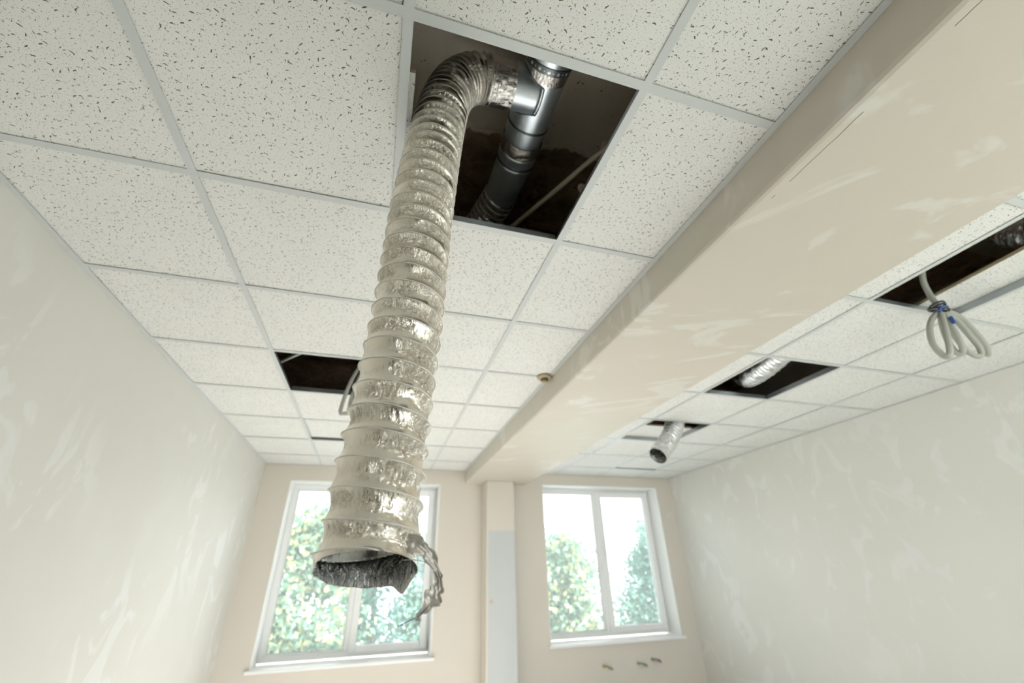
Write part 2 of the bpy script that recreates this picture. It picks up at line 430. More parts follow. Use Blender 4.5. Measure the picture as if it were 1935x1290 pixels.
wall_with_holes('wall_back', 'x', YB - .3, YB, XL - .3, XW + .3, -.2, SLAB + .2, [(1.75, 2.95, 1.15, 2.56), (3.1, 4.38, 1.15, 2.56)], M_wall)  # unseen rear window openings, added to let sun in and brighten the room
# unseen dark panelled door, added to give the foil dark reflections
dr = struct(empty('added_door_1', (.62, YB, 0)))
mb = MB(); mb.box(.12, 1.14, YB, YB + .03, 0, 2.12)
for (pa, pb) in ((.2, .95), (1.1, 1.98)):
    mb.box(.24, .58, YB + .03, YB + .042, pa, pb); mb.box(.68, 1.02, YB + .03, YB + .042, pa, pb)
M_added_door, _nt, _b = mat('added_dark_door', (.045, .035, .03), .45)
mb.build('added_door_leaf', M_added_door, dr, bevel=.004)
MB().box(.05, .12, YB, YB + .05, 0, 2.2).box(1.14, 1.21, YB, YB + .05, 0, 2.2).box(.12, 1.14, YB, YB + .05, 2.12, 2.2).build('added_door_frame', M_added_door, dr)
struct(MB().box(XL - .3, XW + .3, YB - .3, YF + WT, -.2, 0).build('floor', M_floor))
# concrete slab over the void: smooth panel near, rougher masonry recess beyond its broken edge
mb = MB(); EDGE = .62
mb.box(XL - .3, XW + .3, YB - .3, EDGE, 3.28, 3.8, 0)
mb.box(XL - .3, XW + .3, EDGE, YF + WT, 3.40, 3.8, 1)
struct(mb.build('ceiling', [M_slab, M_rough]))
# broken lip of the slab panel
mb = MB(); n0 = 160
lip = []
for i in range(n0):
    x = -.4 + 2.6 * i / (n0 - 1)
    lip.append((x, EDGE + .012 * math.sin(x * 23) + rnd.uniform(-.006, .006), 3.285 + rnd.uniform(-.006, .004)))
mb.tube(lip, [.016 + rnd.uniform(-.006, .008) for _ in lip], 8)
struct(mb.build('ceiling', M_slab, smooth=True))
# rough masonry cross wall in the void, courses of broken brick
mb = MB()
y0 = 1.22
for r_ in range(9):
    z = 2.86 + r_ * .062
    x = -.5 + (r_ % 2) * .11
    while x < 1.55:
        wd = .2 + rnd.uniform(-.03, .03)
        yy = y0 + rnd.uniform(-.025, .02)
        mb.box(x, x + wd - .01, yy, yy + .2, z, z + .052 + rnd.uniform(-.006, .004))
        x += wd
mb.box(-.55, 1.6, y0 + .03, y0 + .22, 2.80, 3.40)
struct(mb.build('wall_void', M_rough, bevel=.006))

# dropped beam, pillar
mb = MB(); mb.box(XB, XB2, YB, YF, 2.55, SLAB)
struct(mb.build('trim_1', M_beam, bevel=.014))
mb = MB(); mb.box(1.845, 2.175, 4.5, YF, 0, 2.55)
struct(mb.build('trim_2', M_pill, bevel=.008))

# ------------------------------------------------------------------ suspended grid
COLS_L = [XL, -.012, .594, 1.2, XB]
COLS_R = [XB2, 2.80, 3.40, 4.0, XW]
ROWS = [k * ROW for k in range(-1, 8)]
ROWS[2] = .614; ROWS[1] = .002
TW = .012
def add_tee(mb, ax, c, a, b, web=True):
    if ax == 'y':
        mb.box(c - TW, c + TW, a, b, H - .0012, H, 0)
        mb.box(c - .0016, c + .0016, a, b, H, H + .036, 1)
    else:
        mb.box(a, b, c - TW, c + TW, H - .0010, H + .0002, 0)
        mb.box(a, b, c - .0016, c + .0016, H, H + .034, 1)
def grid(cols, label, side):
    g = empty('suspension_grid', ((cols[0] + cols[-1]) / 2, 2., H))
    tag(g, label, 'ceiling grid')
    for c in cols[1:-1]:
        mb = MB(); add_tee(mb, 'y', c, ROWS[0], YF); mb.build('main_tee', [M_tee, M_teem], g)
    for r_ in ROWS:
        for a, b in zip(cols[:-1], cols[1:]):
            mb = MB(); add_tee(mb, 'x', r_, a + (TW if a != cols[0] else 0), b - (TW if b != cols[-1] else 0))
            mb.build('cross_tee', [M_tee, M_teem], g)
    return g
grid(COLS_L, 'pale grey metal ceiling grid between left wall and plaster beam', 'l')
grid(COLS_R, 'pale grey metal ceiling grid between plaster beam and right wall', 'r')
# wall angles
def angle(name, x0, sgn, a, b):
    mb = MB(); mb.box(min(x0, x0 + sgn * .022), max(x0, x0 + sgn * .022), a, b, H - .0016, H - .0003)
    mb.box(min(x0, x0 + sgn * .0016), max(x0, x0 + sgn * .0016), a, b, H - .0003, H + .02)
    return struct(mb.build(name, M_tee))
angle('trim_3', XL, 1, ROWS[0], YF); angle('trim_4', XB, -1, ROWS[0], YF)
angle('trim_5', XB2, 1, ROWS[0], YF); angle('trim_6', XW, -1, ROWS[0], YF)
for nm, a, b in (('trim_7', XL, XB), ('trim_8', XB2, XW)):
    struct(MB().box(a, b, YF - .02, YF, H - .0014, H - .0002).build(nm, M_tee))
# rear part of the suspended ceiling behind the camera
struct(MB().box(XL, XB, YB, ROWS[0], H, H + .015).box(XB2, XW, YB, ROWS[0], H, H + .015).build('ceiling', M_tile))

# tiles
def tile_mesh(wx, wy):
    mb = MB(); t = .015
    mb.box(-wx / 2, wx / 2, -wy / 2, wy / 2, 0, t, 1)
    for k in range(len(mb.mi)): mb.mi[k] = 1
    mb.mi[0] = 0      # underside
    return mb
ordn = ['row over the camera end', 'row with the big opening', 'second row back', 'third row back', 'fourth row back', 'fifth row back', 'sixth row back', 'seventh row back', 'last cut row above the windows']
def add_tile(x0, x1, y0, y1, label, dx=0, dy=0, z=H + .0022, rz=0, tilt=(0, 0), group=None, full=None):
    a = max(x0, x0) + .003; b = x1 - .003; c = y0 + .003; d = y1 - .003
    if full: b = a + full[0]; d = c + full[1]
    mb = tile_mesh(b - a, d - c)
    o = mb.build('acoustic_tile', [M_tile, M_core], bevel=.0008)
    o.location = ((a + b) / 2 + dx, (c + d) / 2 + dy, z); o.rotation_euler = (tilt[0], tilt[1], rz)
    tag(o, label, 'ceiling tile', group); return o
yr = ROWS + [YF]
colL = ['beside left wall', 'second column from left wall', 'third column from left wall', 'touching left side of beam']
colR = ['touching right side of beam', 'second column right of beam', 'second column from right wall', 'beside right wall']
def rowname(k):
    if k == 0: return 'row before big opening'
    if k == 1: return 'row level with big opening'
    if k == 8: return 'narrow last row above windows'
    return '%s row beyond big opening' % ['', '', 'first', 'second', 'third', 'fourth', 'fifth', 'sixth'][k]
for side, cols, names in (('L', COLS_L, colL), ('R', COLS_R, colR)):
    for ci in range(4):
        for k in range(9):
            x0, x1 = cols[ci], cols[ci + 1]; y0, y1 = yr[k], yr[k + 1]
            if side == 'L' and (ci, k) in ((2, 1), (1, 4), (1, 6)): continue
            if side == 'R' and (ci, k) in ((1, 1), (1, 3), (1, 5), (2, 7)): continue
            z = H + .0022 + rnd.uniform(0, .0012)
            add_tile(x0, x1, y0, y1, 'speckled white ceiling tile %s, %s' % (names[ci], rowname(k)), z=z,
                     tilt=(rnd.uniform(-.0012, .0012), rnd.uniform(-.0012, .0012)), group='speckled tiles lying in the ceiling grid')
# tiles out of place
t = add_tile(0, .594, 0, .6, 'loose ceiling tile lying over its neighbour, edge showing left of the hanging duct', z=H + .034)
t.location = (.325, .45, H + .040)
t = add_tile(COLS_L[1], COLS_L[2], yr[6], yr[7], 'raised white ceiling tile leaving a dark gap behind the hanging duct', z=H + .012, full=(.594, .575)); t.rotation_euler = (.02, 0, 0)
t.location.y -= 0.012
t = add_tile(2.80, 3.40, .002, .614, 'displaced ceiling tile with brown broken edge beside the hanging grey cables', z=H + .038)
t.location = (3.445, .30, H + .0385); t.rotation_euler = (0, .0, -.075)
t = add_tile(2.80, 3.40, yr[5], yr[6], 'pushed back ceiling tile behind the small hanging foil duct', z=H + .03, full=(.594, .47)); t.location = (3.10, 2.94, H + .038)

t = add_tile(3.40, 4.0, yr[7], yr[8], 'shifted ceiling tile leaving a thin dark gap near the right window', full=(.594, .54))
t.location.y = yr[7] + .288
# ------------------------------------------------------------------ windows
def window(name, Wd, mull, sashdir=1):
    x0, x1, z0, z1 = Wd; yi = YF + .235
    g = empty(name, ((x0 + x1) / 2, yi, z0)); struct(g)
    def part(nm, mb, m, bevel=.004): return mb.build(nm, m, g, bevel=bevel)
    # white reveals (lining)
    mb = MB(); e = .006
    mb.box(x0, x0 + e, YF - .001, yi + .02, z0, z1).box(x1 - e, x1, YF - .001, yi + .02, z0, z1).box(x0, x1, YF - .001, yi + .02, z1 - e, z1)
    part('window_reveal', mb, M_reveal, 0)
    fw = .05
    mb = MB(); a, b, c, d = x0 + e, x1 - e, z0 + .02, z1 - e
    mb.box(a, a + fw, yi, yi + .07, c, d).box(b - fw, b, yi, yi + .07, c, d).box(a + fw, b - fw, yi, yi + .07, c, c + fw).box(a + fw, b - fw, yi, yi + .07, d - fw, d)
    mb.box(mull - .035, mull + .035, yi, yi + .07, c + fw, d - fw)
    part('window_frame', mb, M_white)
    # fixed glazing left: thin bead
    def bead(p, q, r_, s_, t_, yy, th, nm, m=M_white, bev=.003):
        mb = MB(); mb.box(p, p + t_, yy, yy + th, r_, s_).box(q - t_, q, yy, yy + th, r_, s_).box(p + t_, q - t_, yy, yy + th, r_, r_ + t_).box(p + t_, q - t_, yy, yy + th, s_ - t_, s_)
        return part(nm, mb, m, bev)
    bead(a + fw, mull - .035, c + fw, d - fw, .014, yi + .012, .03, 'glazing_bead')
    bead(a + fw + .012, mull - .047, c + fw + .012, d - fw - .012, .005, yi + .028, .01, 'gasket', M_gasket, 0)
    mb = MB(); mb.box(a + fw, mull - .035, yi + .033, yi + .037, c + fw, d - fw); part('pane', mb, M_glass, 0)
    # opening sash on the right, proud of the frame
    sa, sb, sc_, sd_ = mull + .012, b - fw + .02, c + fw - .02, d - fw + .02
    bead(sa, sb, sc_, sd_, .066, yi - .022, .06, 'window_sash', M_white, .006)
    bead(sa + .063, sb - .063, sc_ + .063, sd_ - .063, .005, yi + .012, .01, 'gasket', M_gasket, 0)
    mb = MB(); mb.box(sa + .06, sb - .06, yi + .018, yi + .022, sc_ + .06, sd_ - .06); part('pane', mb, M_glass, 0)
    # handle on the mullion side of the sash
    mb = MB(); hx = sa + .033; hz = (z0 + z1) / 2
    mb.box(hx - .014, hx + .014, yi - .032, yi - .022, hz - .035, hz + .035).box(hx - .008, hx + .008, yi - .055, yi - .03, hz - .008, hz + .008).box(hx - .010, hx + .010, yi - .066, yi - .052, hz - .012, hz + .115)
    part('window_handle', mb, M_white, .003)
    # hinges
    mb = MB()
    for zz in (sc_ + .05, sd_ - .05): mb.tube([(sb + .006, yi - .02, zz - .04), (sb + .006, yi - .02, zz + .04)], .009, 10)
    part('hinge', mb, M_white, 0)
    # sill board overhanging the wall
    mb = MB(); mb.box(x0 - .03, x1 + .03, YF - .045, YF, z0 - .022, z0 + .004).box(x0, x1, YF - .001, yi + .01, z0 - .02, z0 + .004)
    part('window_sill', mb, M_sill, .005)
    return g
window('window_1', W1, .515); window('window_2', W2, 3.475)

# ------------------------------------------------------------------ hanging flexible duct
duct = tag(empty('flexible_duct', (.654, .252, 1.60)), 'long crinkled beige foil duct hanging from the big ceiling opening, torn at its lower end', 'duct')
ctrl = [(.875, .300, 3.072), (.845, .300, 3.070), (.795, .300, 3.052), (.742, .3, 2.985), (.712, .3, 2.88), (.698, .298, 2.76), (.690, .295, 2.66), (.683, .29, 2.55), (.676, .285, 2.393),
        (.674, .28, 2.252), (.670, .275, 2.061), (.660, .27, 1.882), (.654, .26, 1.745), (.652, .253, 1.65), (.651, .25, 1.612)]
def endfn(V, Sg, Pg, smax, D, wireonly=False):
    V = V.copy()
    k = np.clip((Sg - (smax - .055)) / .055, 0, 1) ** 1.5
    # far side of the mouth hangs lower, the near side is pulled up, rim flares and is ragged
    side = D[..., 1]; rightside = D[..., 0]
    V[..., 2] += -k * (.018 * side + .008)
    V += (k * .006)[..., None] * D
    if not wireonly:
        rag = np.abs(vnoise(Pg / (2 * np.pi) * 14, Sg * 0 + 3.3, 14, 77) - .4) * .005 * (k > .6) * k * np.clip(.3 + side, 0, 1)
        spike = np.exp(-((Pg - ANG_SPIKE + np.pi) % (2 * np.pi) - np.pi) ** 2 / .05) * .017 * k ** 3
        V[..., 2] -= rag + spike
        tuck = k ** 3 * .006 * (vnoise(Pg / (2 * np.pi) * 14, Sg * 60, 14, 78) - .5)
        V += tuck[..., None] * D
    return V
# angle (in the duct's own frame) of the back right point of the rim
_P, _s = spline(ctrl, 900); _, _T, _U, _V = frames(_P)
tgt = np.array([.75, .55, 0]); ANG_SPIKE = math.atan2(tgt.dot(_V[-1]), tgt.dot(_U[-1])) % (2 * math.pi)
def pfn(s):
    # tight pleats in the bend, opening out towards the free end
    return np.interp(s, [0, .25, .5, .8, 1.2, 1.6], [.021, .025, .036, .043, .045, .047])
flex('foil_sleeve', ctrl, .0762, .044, duct, M_foil, M_wire, ns=1500, nk=300, seed=11, ridge=.0055, crink=.0027, endfn=endfn, pitchfn=pfn, wire=.0010)

# torn strip of foil at the right of the mouth and the loose wire
def ribbon(name, pts, widths, m, parent, seed, nseg=90, nw=14, crump=.004):
    P, s = spline(pts, nseg); _, T, U, Vv = frames(P)
    wd = np.interp(np.linspace(0, 1, nseg), np.linspace(0, 1, len(widths)), widths)
    rs = np.random.RandomState(seed); tw = np.cumsum(rs.uniform(-.06, .06, nseg))
    V = np.zeros((nseg, nw, 3))
    X, Y = np.meshgrid(np.arange(nw), np.arange(nseg))
    nz = vnoise(X * .7, Y * .35, 64, seed) - .5; nz2 = vnoise(X * .9 + 3, Y * .3, 64, seed + 1) - .5; ed = vnoise(X * 0., Y * .3, 64, seed + 2) - .5
    for i in range(nseg):
        A0 = np.cross(T[i], (0, 1, 0)); A0 /= np.linalg.norm(A0); B0 = np.cross(T[i], A0)
        c, sn = math.cos(tw[i]), math.sin(tw[i])
        A = c * A0 + sn * B0; B = -sn * A0 + c * B0
        for j in range(nw):
            q = (j / (nw - 1) - .5) * (1 + .5 * ed[i, j])
            curl = .5 * wd[i] * (q * q * 1.6)
            V[i, j] = P[i] + A * wd[i] * q + B * (curl + crump * 2 * nz[i, j]) + T[i] * crump * nz2[i, j]
    f = []
    for i in range(nseg - 1):
        for j in range(nw - 1):
            a = i * nw + j; f.append((a, a + 1, a + nw + 1, a + nw))
    mb = MB(); mb.v = [tuple(p) for p in V.reshape(-1, 3)]; mb.f = f; mb.mi = [0] * len(f)
    o = mb.build(name, m, parent, smooth=True)
    sol = o.modifiers.new('thickness', 'SOLIDIFY'); sol.thickness = .0004
    return o
M_strip, _nt, _b = mat('torn_foil', (.60, .56, .50), .42, .45)
ribbon('torn_strip', [(.700, .212, 1.640), (.716, .207, 1.637), (.732, .21, 1.628), (.744, .213, 1.617), (.751, .216, 1.606), (.755, .22, 1.597), (.758, .224, 1.588), (.755, .222, 1.576), (.748, .22, 1.564), (.740, .22, 1.553), (.732, .22, 1.546), (.731, .22, 1.539)],
       [.030, .026, .021, .019, .022, .010, .014, .010, .018, .029, .018, .006, .009], M_strip, duct, 5, crump=.0022)
mb = MB(); pw, _ = spline([(.700, .20, 1.616), (.720, .205, 1.616), (.738, .21, 1.611), (.752, .217, 1.598), (.757, .221, 1.585), (.748, .221, 1.563), (.734, .22, 1.546), (.718, .22, 1.539), (.703, .22, 1.5325)], 90)
mb.tube(pw, .00065, 6); mb.build('stray_wire', M_steelwire, duct, smooth=True)
# foil tape collar onto the branch stub
def sleeve(name, ctrl, rad, m, parent, ns=40, nk=96, seed=2, amp=.0012, ridge=None):
    P, s = spline(ctrl, ns); _, T, U, Vv = frames(P)
    phi = np.linspace(0, 2 * np.pi, nk, endpoint=False); Sg, Pg = np.meshgrid(s, phi, indexing='ij')
    X = Pg / (2 * np.pi)
    rr = np.interp(np.linspace(0, 1, ns), np.linspace(0, 1, len(rad)), rad)[:, None] if hasattr(rad, '__len__') else rad
    rr = rr + amp * (vnoise(X * 40, Sg / .02, 40, seed) - .5) * 2 + amp * (vnoise(X * 13, Sg / .009, 13, seed + 1) - .5)
    D = np.cos(Pg)[..., None] * U[:, None, :] + np.sin(Pg)[..., None] * Vv[:, None, :]
    return grid_mesh(name, P[:, None, :] + rr[..., None] * D, ns, nk, m, parent, attr=np.ones(Sg.shape) * .6, uv=(np.linspace(0, .48, nk + 1), s))
sleeve('foil_tape', [(.845, .3, 3.070), (.88, .3, 3.074), (.93, .3, 3.078)], [.074, .0785, .0785, .0775], M_tape, duct, ns=60, nk=140, seed=20, amp=.0016)

# ------------------------------------------------------------------ galvanised pipe run
PX, PZ, PR = 1.034, 3.098, .0765
pipe = tag(empty('ventilation_pipe', (PX, .4, PZ)), 'galvanised steel ventilation pipe with side branch inside the big ceiling opening', 'pipe')
def tubeobj(name, pts, r, m, parent, k=72, smooth=True):
    mb = MB(); mb.tube(pts, r, k, cap=False); o = mb.build(name, m, parent, smooth=smooth)
    md = o.modifiers.new('thickness', 'SOLIDIFY'); md.thickness = .0012; return o
tubeobj('tee_section', [(PX, .06 + .01 * i, PZ) for i in range(40)], PR, M_galv, pipe)
tubeobj('branch_stub', [(x, .3, 3.08) for x in np.linspace(.90, PX - .01, 12)], [.0752] * 12, M_galv, pipe)
# saddle seam where the branch meets the pipe
pts = []
for i in range(97):
    a = 2 * math.pi * i / 96; yy = .3 + .0775 * math.cos(a); zz = 3.08 + .0775 * math.sin(a)
    dz = zz - PZ; xx = PX - math.sqrt(max(0.00002, (PR + .001) ** 2 - dz * dz))
    pts.append((xx, yy, zz))
mb = MB(); mb.tube(pts, .0022, 6, cap=False); mb.build('saddle_seam', M_strap, pipe, smooth=True)
def ring(name, y, r, w, m, par=pipe, x=PX, z=PZ, th=.0022):
    n = 9; pts = [(x, y - w / 2 + w * i / (n - 1), z) for i in range(n)]
    rr = [r + th * (math.sin(math.pi * i / (n - 1)) ** .5) for i in range(n)]
    mb = MB(); mb.tube(pts, rr, 72, cap=False); return mb.build(name, m, par, smooth=True)
def strap(name, y, m, nd, r, big=.0055, small=.0025):
    n = 3; par = pipe
    mb = MB(); mb.tube([(PX, y - .011, PZ), (PX, y, PZ), (PX, y + .011, PZ)], [r] * 3, 72, cap=False)
    o = mb.build(name, m, par, smooth=True)
    mb = MB()
    for i in range(nd * 2):
        a = math.pi * i / nd; rad = big if i % 2 == 0 else small
        c = Vector((PX + (r + .0006) * math.cos(a), y, PZ + (r + .0006) * math.sin(a))); nrm = Vector((math.cos(a), 0, math.sin(a)))
        u = Vector((0, 1, 0)); v = nrm.cross(u)
        b0 = len(mb.v); kk = 12
        mb.v.append(tuple(c + nrm * .0012))
        for q in range(kk):
            t_ = 2 * math.pi * q / kk; mb.v.append(tuple(c + rad * (math.cos(t_) * u + math.sin(t_) * v)))
        for q in range(kk): mb.f.append((b0, b0 + 1 + q, b0 + 1 + (q + 1) % kk)); mb.mi.append(0)
    ro = mb.build('rivet_row', M_rivet, o, smooth=True); ro.matrix_parent_inverse = Matrix.Translation(-pipe.location)
    o.matrix_parent_inverse = Matrix.Translation(-pipe.location)
    ro.matrix_parent_inverse = Matrix.Identity(4)
    return o
strap('perforated_strap', .196, M_strap, 15, PR + .0035)
sleeve('foil_tape', [(PX, .207, PZ), (PX, .222, PZ), (PX, .242, PZ)], PR + .0018, M_tape, pipe, seed=31, amp=.0006)
ring('crimped_seam', .425, PR + .0005, .010, M_strap)
tubeobj('coupling_section', [(PX, .43 + .01 * i, PZ) for i in range(14)], PR - .0012, M_galv, pipe)
strap('perforated_strap', .452, M_galv, 18, PR + .0005, .0028, .0015)
sleeve('foil_tape', [(PX, .492, PZ), (PX, .52, PZ), (PX, .545, PZ)], [PR + .003, PR + .0035, PR + .0025], M_tape, pipe, seed=35, amp=.0016)
ring('crimped_seam', .592, PR + .002, .012, M_strap)
tubeobj('collar_section', [(PX - .0, .545 + .01 * i, PZ) for i in range(6)], PR + .0018, M_galv, pipe)
tubeobj('tapered_section', [(PX - .001 * i, .597 + .018 * i, PZ - .0005 * i) for i in range(12)], [PR - .0006 * i for i in range(12)], M_galv, pipe)
d2 = tag(empty('flexible_duct', (1.0, .9, PZ)), 'short shiny foil duct clamped on the far end of the steel pipe', 'duct')
flex('foil_sleeve', [(1.024, .785, 3.093), (1.012, .84, 3.09), (.992, .92, 3.085), (.955, 1.02, 3.07), (.90, 1.12, 3.05), (.84, 1.19, 3.04)], .075, .030, d2, M_foil2, M_wire, ns=260, nk=120, seed=41, ridge=.006, crink=.002, wire=.0013)
# cream cable crossing the opening
mb = MB(); pw, _ = spline([(1.50, .02, 2.90), (1.40, .20, 2.925), (1.299, .367, 2.95), (1.19, .60, 2.95), (1.08, .835, 2.95), (.99, 1.02, 2.955), (.93, 1.18, 2.96)], 60)
mb.tube(pw, .0095, 12); o = mb.build('cable', M_cream, smooth=True); tag(o, 'cream cable running diagonally across the big opening beside the steel pipe', 'cable')
def foamlump(c, r, label, seed):
    rs = random.Random(seed); import bmesh
    bm = bmesh.new(); bmesh.ops.create_icosphere(bm, subdivisions=4, radius=1)
    lob = [(Vector((rs.uniform(-1, 1), rs.uniform(-1, 1), rs.uniform(-1, 1))).normalized(), rs.uniform(.2, .5)) for _ in range(7)]
    for v in bm.verts:
        n = v.co.normalized(); k = .75 + sum(a * max(0, n.dot(d)) ** 6 for d, a in lob); v.co = n * r * k
    me = bpy.data.meshes.new('foam_lump'); bm.to_mesh(me); bm.free(); me.materials.append(M_foam)
    for p in me.polygons: p.use_smooth = True
    o = bpy.data.objects.new('foam_lump', me); C.objects.link(o); o.location = c; return tag(o, label, 'foam', None)
o = foamlump((1.335, .41, 3.0), .026, 'pinkish foam lump where the cream cable meets the right edge of the opening', 3); o.scale = (.9, 1, 1.6)
o = foamlump((1.292, .515, 2.90), .027, 'pinkish foam lump below the cable at the right edge of the opening', 4)

# ------------------------------------------------------------------ other openings
# grey cable coil hanging from the far left opening
cc = tag(empty('cable_coil', (.45, 2.05, 2.7)), 'grey cable coil hanging from the far left opening, half hidden by the long duct', 'cable')
def cab(name, pts, r, m, par, n=60, k=10): mb = MB(); pw, _ = spline(pts, n); mb.tube(pw, r, k); return mb.build(name, m, par, smooth=True)
cab('cable_loop', [(.56, 2.02, 2.95), (.50, 1.98, 2.80), (.44, 1.95, 2.68), (.405, 1.95, 2.56), (.387, 1.95, 2.44), (.389, 1.95, 2.405), (.42, 1.95, 2.41), (.452, 1.95, 2.42), (.46, 1.95, 2.55), (.50, 1.96, 2.70), (.56, 2.0, 2.9)], .0110, M_cable, cc)
cab('cable_loop', [(.60, 2.10, 3.405), (.58, 2.06, 3.1), (.57, 2.04, 2.95), (.50, 1.99, 2.78), (.46, 1.97, 2.66), (.44, 1.96, 2.55), (.43, 1.96, 2.45), (.47, 1.96, 2.40), (.52, 1.97, 2.45), (.52, 1.98, 2.65), (.57, 2.0, 2.92)], .0110, M_cable, cc)
# right wire coil
c2 = tag(empty('cable_coil', (3.1, .52, 2.64)), 'looped grey cables bound with a black tie hanging from the right opening', 'cable')
cab('cable_tail', [(2.97, .16, 3.285), (2.98, .28, 3.1), (3.03, .42, 2.93), (3.074, .50, 2.813), (3.095, .52, 2.74), (3.10, .52, 2.65)], .0130, M_cable, c2)
for lp in [[[3.0258, 0.5, 2.6018], [2.9713, 0.5118, 2.5576], [2.9319, 0.519, 2.5005], [2.9011, 0.519, 2.4291], [2.9021, 0.5118, 2.3789], [2.8996, 0.5, 2.3576], [2.9109, 0.4882, 2.3683], [2.9255, 0.481, 2.4124], [2.9658, 0.481, 2.4974], [3.017, 0.4882, 2.5874]], [[3.077, 0.515, 2.6193], [3.0591, 0.5279, 2.5376], [3.0528, 0.5347, 2.4626], [3.057, 0.5323, 2.4187], [3.0655, 0.5218, 2.4039], [3.0633, 0.5082, 2.4179], [3.0582, 0.4977, 2.4653], [3.0574, 0.4953, 2.5327], [3.0738, 0.5021, 2.6049]], [[3.1287, 0.53, 2.6368], [3.1436, 0.5418, 2.5723], [3.1642, 0.549, 2.5073], [3.1836, 0.549, 2.4538], [3.2087, 0.5418, 2.4203], [3.229, 0.53, 2.4224], [3.2217, 0.5182, 2.4567], [3.1892, 0.511, 2.5126], [3.16, 0.511, 2.5858], [3.1253, 0.5182, 2.629]], [[3.1982, 0.55, 2.6664], [3.2714, 0.5618, 2.6329], [3.3243, 0.569, 2.5634], [3.3481, 0.569, 2.4991], [3.3503, 0.5618, 2.4585], [3.3375, 0.55, 2.4511], [3.3298, 0.5382, 2.4809], [3.2984, 0.531, 2.5446], [3.2516, 0.531, 2.6266], [3.1952, 0.5382, 2.6586]]]:
    cab('cable_loop', lp, .0122, M_cable, c2, 80)
mb = MB()
for q in range(4):
    pts = [(3.092 + (.046 - .003 * q) * math.cos(t_), .52 + .03 * math.sin(t_), 2.640 + .006 * q + .010 * math.sin(t_ + q)) for t_ in np.linspace(0, 2 * math.pi, 30)]
    mb.tube(pts, .0042, 8)
mb.build('cable_tie', M_tie, c2, smooth=True)
cab('blue_tape', [(3.075, .485, 2.632), (3.03, .48, 2.620), (2.995, .48, 2.594)], .006, M_blue, c2, 12)
cab('blue_tape', [(3.055, .480, 2.57), (3.05, .478, 2.535)], .006, M_blue, c2, 12)

def rotlabel(o, l, c): return tag(o, l, c)
d3 = tag(empty('flexible_duct', (3.05, 1.5, 2.78)), 'shiny foil duct sagging inside the middle opening right of the beam', 'duct')
flex('foil_sleeve', [(2.95, .55, 3.05), (2.97, .85, 2.93), (3.0, 1.10, 2.85), (3.04, 1.35, 2.80), (3.10, 1.58, 2.795), (3.17, 1.74, 2.83), (3.26, 1.86, 2.93), (3.32, 1.92, 3.06)], .082, .03, d3, M_foil2, None, ns=240, nk=90, seed=51, ridge=.006, crink=.004)
d4 = tag(empty('flexible_duct', (3.0, 2.5, 2.45)), 'small foil duct stub hanging from the furthest opening right of the beam', 'duct')
flex('foil_sleeve', [(3.17, 2.60, 3.02), (3.14, 2.57, 2.88), (3.08, 2.535, 2.72), (2.99, 2.50, 2.60), (2.90, 2.48, 2.50), (2.80, 2.45, 2.415), (2.775, 2.445, 2.395)], .078, .034, d4, M_foil2, M_wire, ns=240, nk=100, seed=61, ridge=.006, crink=.003)
d5 = tag(empty('flexible_duct', (3.18, .1, 2.8)), 'bright foil duct in the right opening, cut off by the right picture edge', 'duct')
flex('foil_sleeve', [(3.30, -.55, 3.05), (3.27, -.25, 2.92), (3.24, -.02, 2.84), (3.24, .13, 2.83), (3.30, .22, 2.90), (3.40, .26, 3.02)], .078, .03, d5, M_foil2, None, ns=200, nk=90, seed=71, ridge=.006, crink=.003)

# rail seen in the far left opening
mb = MB(); mb.tube([(-.15, 2.42, 2.86), (.02, 2.22, 2.86), (.24, 1.97, 2.86)], .010, 8); mb.tube([(.02, 2.22, 2.86), (.02, 2.22, 3.41)], .004, 6); mb.tube([(.24, 1.97, 2.86), (.24, 1.97, 3.41)], .004, 6)
o = mb.build('support_rail', M_tee)
tag(o, 'thin pale rail slung above the grid inside the far left opening', 'rail')

# detector
det = tag(empty('smoke_detector', (1.598, 1.815, H)), 'round tan ceiling sensor beside the plaster beam', 'detector')
def lathe(name, c, prof, m, par, k=40):
    mb = MB(); n = len(prof)
    for (r_, z) in prof:
        for j in range(k): a = 2 * math.pi * j / k; mb.v.append((c[0] + r_ * math.cos(a), c[1] + r_ * math.sin(a), c[2] + z))
    for i in range(n - 1):
        for j in range(k):
            a = i * k + j; b = i * k + (j + 1) % k; mb.f.append((a, b, b + k, a + k)); mb.mi.append(0)
    return mb.build(name, m, par, smooth=True)
dc = (1.598 - .0, 1.815, H - .002)
dc = (1.585, 1.815, H - .002)
lathe('detector_base', dc, [(0, 0), (.046, 0), (.048, -.006), (.044, -.014), (.034, -.016), (0.0, -.016)], M_brass, det)
lathe('detector_dome', dc, [(.026, -.016), (.026, -.026), (.020, -.032), (.012, -.034), (0.0, -.035)], M_brown, det)
lathe('detector_ring', dc, [(.016, -.034), (.018, -.038), (.014, -.041), (0.0, -.041)], M_brass, det)

